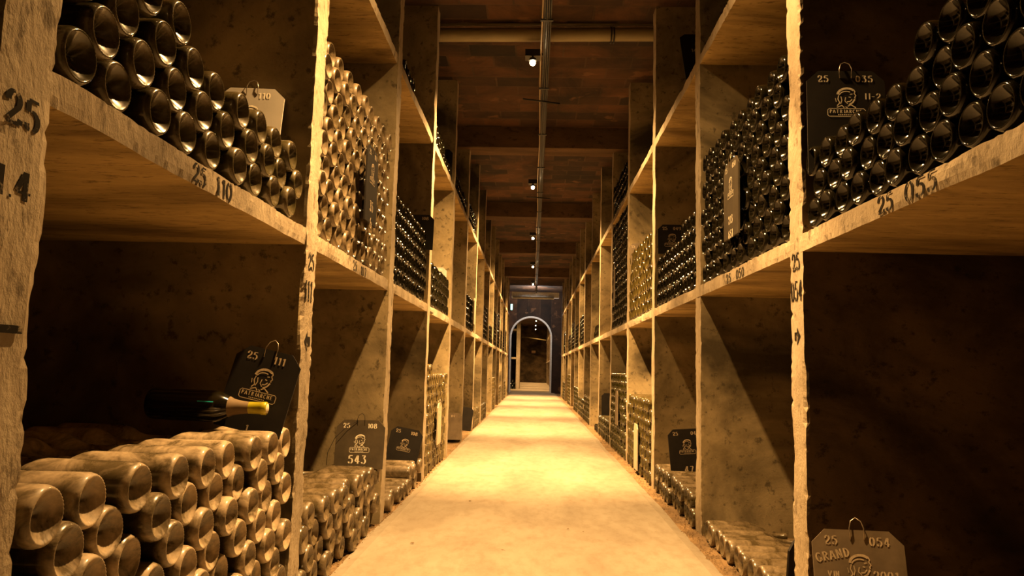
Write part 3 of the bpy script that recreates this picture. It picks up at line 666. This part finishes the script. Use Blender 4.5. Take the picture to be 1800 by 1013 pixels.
# ------------------------------------------------------------------ overhead services
t = empty('ceiling_pipe', (0, 4.85, 2.87)); tag(t, 'thick dull yellow pipe crossing below the ceiling before the second lamp', 'pipe')
mb = MB(); mb.tube([(-.95+i*.19, 0, -.012+.026*i/10) for i in range(11)], .044, 24); mb.build('pipe_run', M['pipe'], t)
mb = MB(); mb.tube([(-.95, .0, .060), (.95, .0, .086)], .009, 10); mb.build('thin_pipe', M['pipe'], t)
mb = MB()
for dx in (-.006, .012): mb.tube([(.47+dx+.052*0, .05*math.sin(a), .003+.05*math.cos(a)) for a in [i*math.pi/8 for i in range(17)]], .005, 6)
mb.build('pipe_clamp', M['black_metal'], t)
tray = empty('cable_tray', (.0, 0, 2.735)); tag(tray, 'dark cable tray carrying cables along the middle of the ceiling', 'cable tray')
mb = MB(); mb.box(.02, .065, -2.5, 20.6, -.005, .0); mb.box(.02, .023, -2.5, 20.6, -.012, .012); mb.box(.062, .065, -2.5, 20.6, -.012, .012); mb.build('tray', M['black_metal'], tray)
mb = MB(); mb.tube([(.010+.004*math.sin(y*2.1), y, -.006+.006*math.sin(y*1.3)) for y in [-2.5+.3*i for i in range(77)]], .0055, 6); mb.build('cable', M['cable_pale'], tray)
mb = MB(); mb.tube([(.035+.005*math.sin(y*1.7), y, -.014) for y in [-2.5+.3*i for i in range(77)]], .008, 6); mb.build('cable', M['cable'], tray)
mb = MB(); mb.tube([(.053+.003*math.sin(y*1.1), y, -.012) for y in [-2.5+.3*i for i in range(77)]], .007, 6); mb.build('cable', M['cable'], tray)
mb = MB()
for y in [1.0+1.1*i for i in range(18)]:
    mb = MB(); mb.box(.0, .075, y, y+.02, -.024, -.0155); mb.build('bracket', M['black_metal'], tray)
for y in (5.6, 8.9):
    mb = MB(); mb.tube([(-.12, y, -.03), (.16, y+.12, -.02)], .006, 6); mb.build('hanger_rod', M['black_metal'], tray)
for i, y in enumerate(LAMP_Y+FAR_LAMP_Y):
    far = y > 20; x = LAMP_X if not far else 0.08
    e = empty('ceiling_spotlight', (x, y, LAMP_Z))
    where = ['just above the frame', 'first', 'second', 'third', 'fourth', 'fifth'][i] if not far else ordw[i-len(LAMP_Y)]
    tag(e, (f'small lit ceiling spotlight, {where}' + (' from camera along the aisle' if i > 0 else '')) if not far else f'small lit spotlight beyond the arch, {where} of five', 'spotlight', 'ceiling spotlights along the aisle' if not far else 'spotlights beyond the arch')
    mb = MB(); mb.box(-.05, .05, .0, .09, .055, .10); mb.box(.045, .075, .03, .05, .07, .085); mb.build('mount_box', M['black_metal'], e)
    mb = MB(); mb.tube([(0, .03, .058), (0, .02, .045), (0, 0, .034)], .007, 8); mb.build('stem', M['black_metal'], e)
    mb = MB(); mb.lathe([(.0005, .038), (.018, .038), (.024, .030), (.026, .018), (.025, .018), (.022, .028), (.016, .034), (.0005, .034)], 24, 'z'); mb.build('lamp_shade', M['black_metal'], e)
    rb = .019; mb = MB(); mb.lathe([(max(.0004, rb*math.sin(math.pi*a/10)), .006+rb*math.cos(math.pi*a/10)) for a in range(11)], 20, 'z'); bo = mb.build('bulb', M['bulb'], e)
    ld = bpy.data.lights.new('spot', 'SPOT'); ld.energy = LAMP_W*(0.4 if far else 0.66 if i == 0 else 1.0); ld.color = LAMP_COL; ld.spot_size = D(SPOT_DEG); ld.spot_blend = SPOT_BLEND; ld.shadow_soft_size = .026
    lo = bpy.data.objects.new('lamp_light', ld); COL.objects.link(lo); lo.parent = e; lo.location = (0, 0, -.035); lo.rotation_euler = (D(SPOT_TILT if i else 0), 0, 0)
    ld = bpy.data.lights.new('beam', 'SPOT'); ld.energy = BEAM_W*(0.35 if far else 0.4 if i == 0 else 1.0); ld.color = LAMP_COL; ld.spot_size = D(BEAM_DEG); ld.spot_blend = 1.0; ld.shadow_soft_size = .026
    lo = bpy.data.objects.new('lamp_beam', ld); COL.objects.link(lo); lo.parent = e; lo.location = (0, 0, -.035); lo.rotation_euler = (D(BEAM_TILT if i else 0), 0, 0)
e = empty('exit_sign', (-.665, 22.43, 2.49)); tag(e, 'small glowing green exit sign high beside the arch', 'sign')
mb = MB(); mb.box(-.035, .025, -.02, .06, -.10, .10); mb.build('housing', M['black_metal'], e)
mb = MB(); mb.box(-.028, .022, -.024, -.0201, -.085, .085); mb.build('panel', M['exit'], e)
ld = bpy.data.lights.new('cool', 'POINT'); ld.energy = 42; ld.color = (1, .92, .86); ld.shadow_soft_size = .05
lo = bpy.data.objects.new('added_cool_light', ld); COL.objects.link(lo); lo.location = (0.0, 21.15, 2.56)  # unseen cool light added to brighten the arch and last beam, no fixture

# ------------------------------------------------------------------ debris
for side, s, W in (('left', -1, .63), ('right', 1, .67)):
    g = random.Random(11+s); mb = MB()
    for i in range(2600):
        y = 1.6+g.random()**1.7*12; x = s*(W+g.gauss(.018, .022)); r = g.choice([.0015, .002, .003, .004, .006 if g.random() < .5 else .003])
        z = .002+r*.5
        a = [Vector((g.uniform(-1, 1), g.uniform(-1, 1), g.uniform(-.2, 1))).normalized()*r*g.uniform(.7, 1.3) for _ in range(5)]
        a = [Vector((r, 0, 0)), Vector((-.5*r, .9*r, 0)), Vector((-.6*r, -.8*r, 0)), Vector((g.uniform(-.4, .4)*r, g.uniform(-.4, .4)*r, r*g.uniform(.5, 1)))]
        th = g.random()*6.28; a = [Matrix.Rotation(th, 3, 'Z') @ v+Vector((x, y, z)) for v in a]
        mb.add(a, [(0, 1, 3), (1, 2, 3), (2, 0, 3)])
    tag(mb.build('gravel', M['dirt']), f'crumbled mortar and gravel along the foot of the {side} rack', 'gravel', None, 'stuff')
g = random.Random(5)
for i, (x, y, r) in enumerate([(-.44, 2.95, .010), (.16, 3.3, .006), (.22, 3.25, .005), (-.30, 3.9, .008), (.37, 4.2, .007)]):
    mb = MB(); p = [(r*math.cos(a)*g.uniform(.6, 1.1), r*.6*math.sin(a)*g.uniform(.6, 1.1), .001+.004*g.random()) for a in [k*1.047 for k in range(6)]]
    mb.add(p+[(0, 0, .005)], [(k, (k+1) % 6, 6) for k in range(6)]); o = mb.build('dry_leaf', M['dirt']); o.location = (x, y, .017)
    tag(o, ['scrap of dry leaf nearest the camera on the pale aisle floor', 'tiny dry crumb mid aisle, larger of the close pair', 'tiny dry crumb mid aisle, smaller of the close pair', 'brown leaf scrap further along the left half of the aisle floor', 'brown leaf scrap further along the right half of the aisle floor'][i], 'leaf')
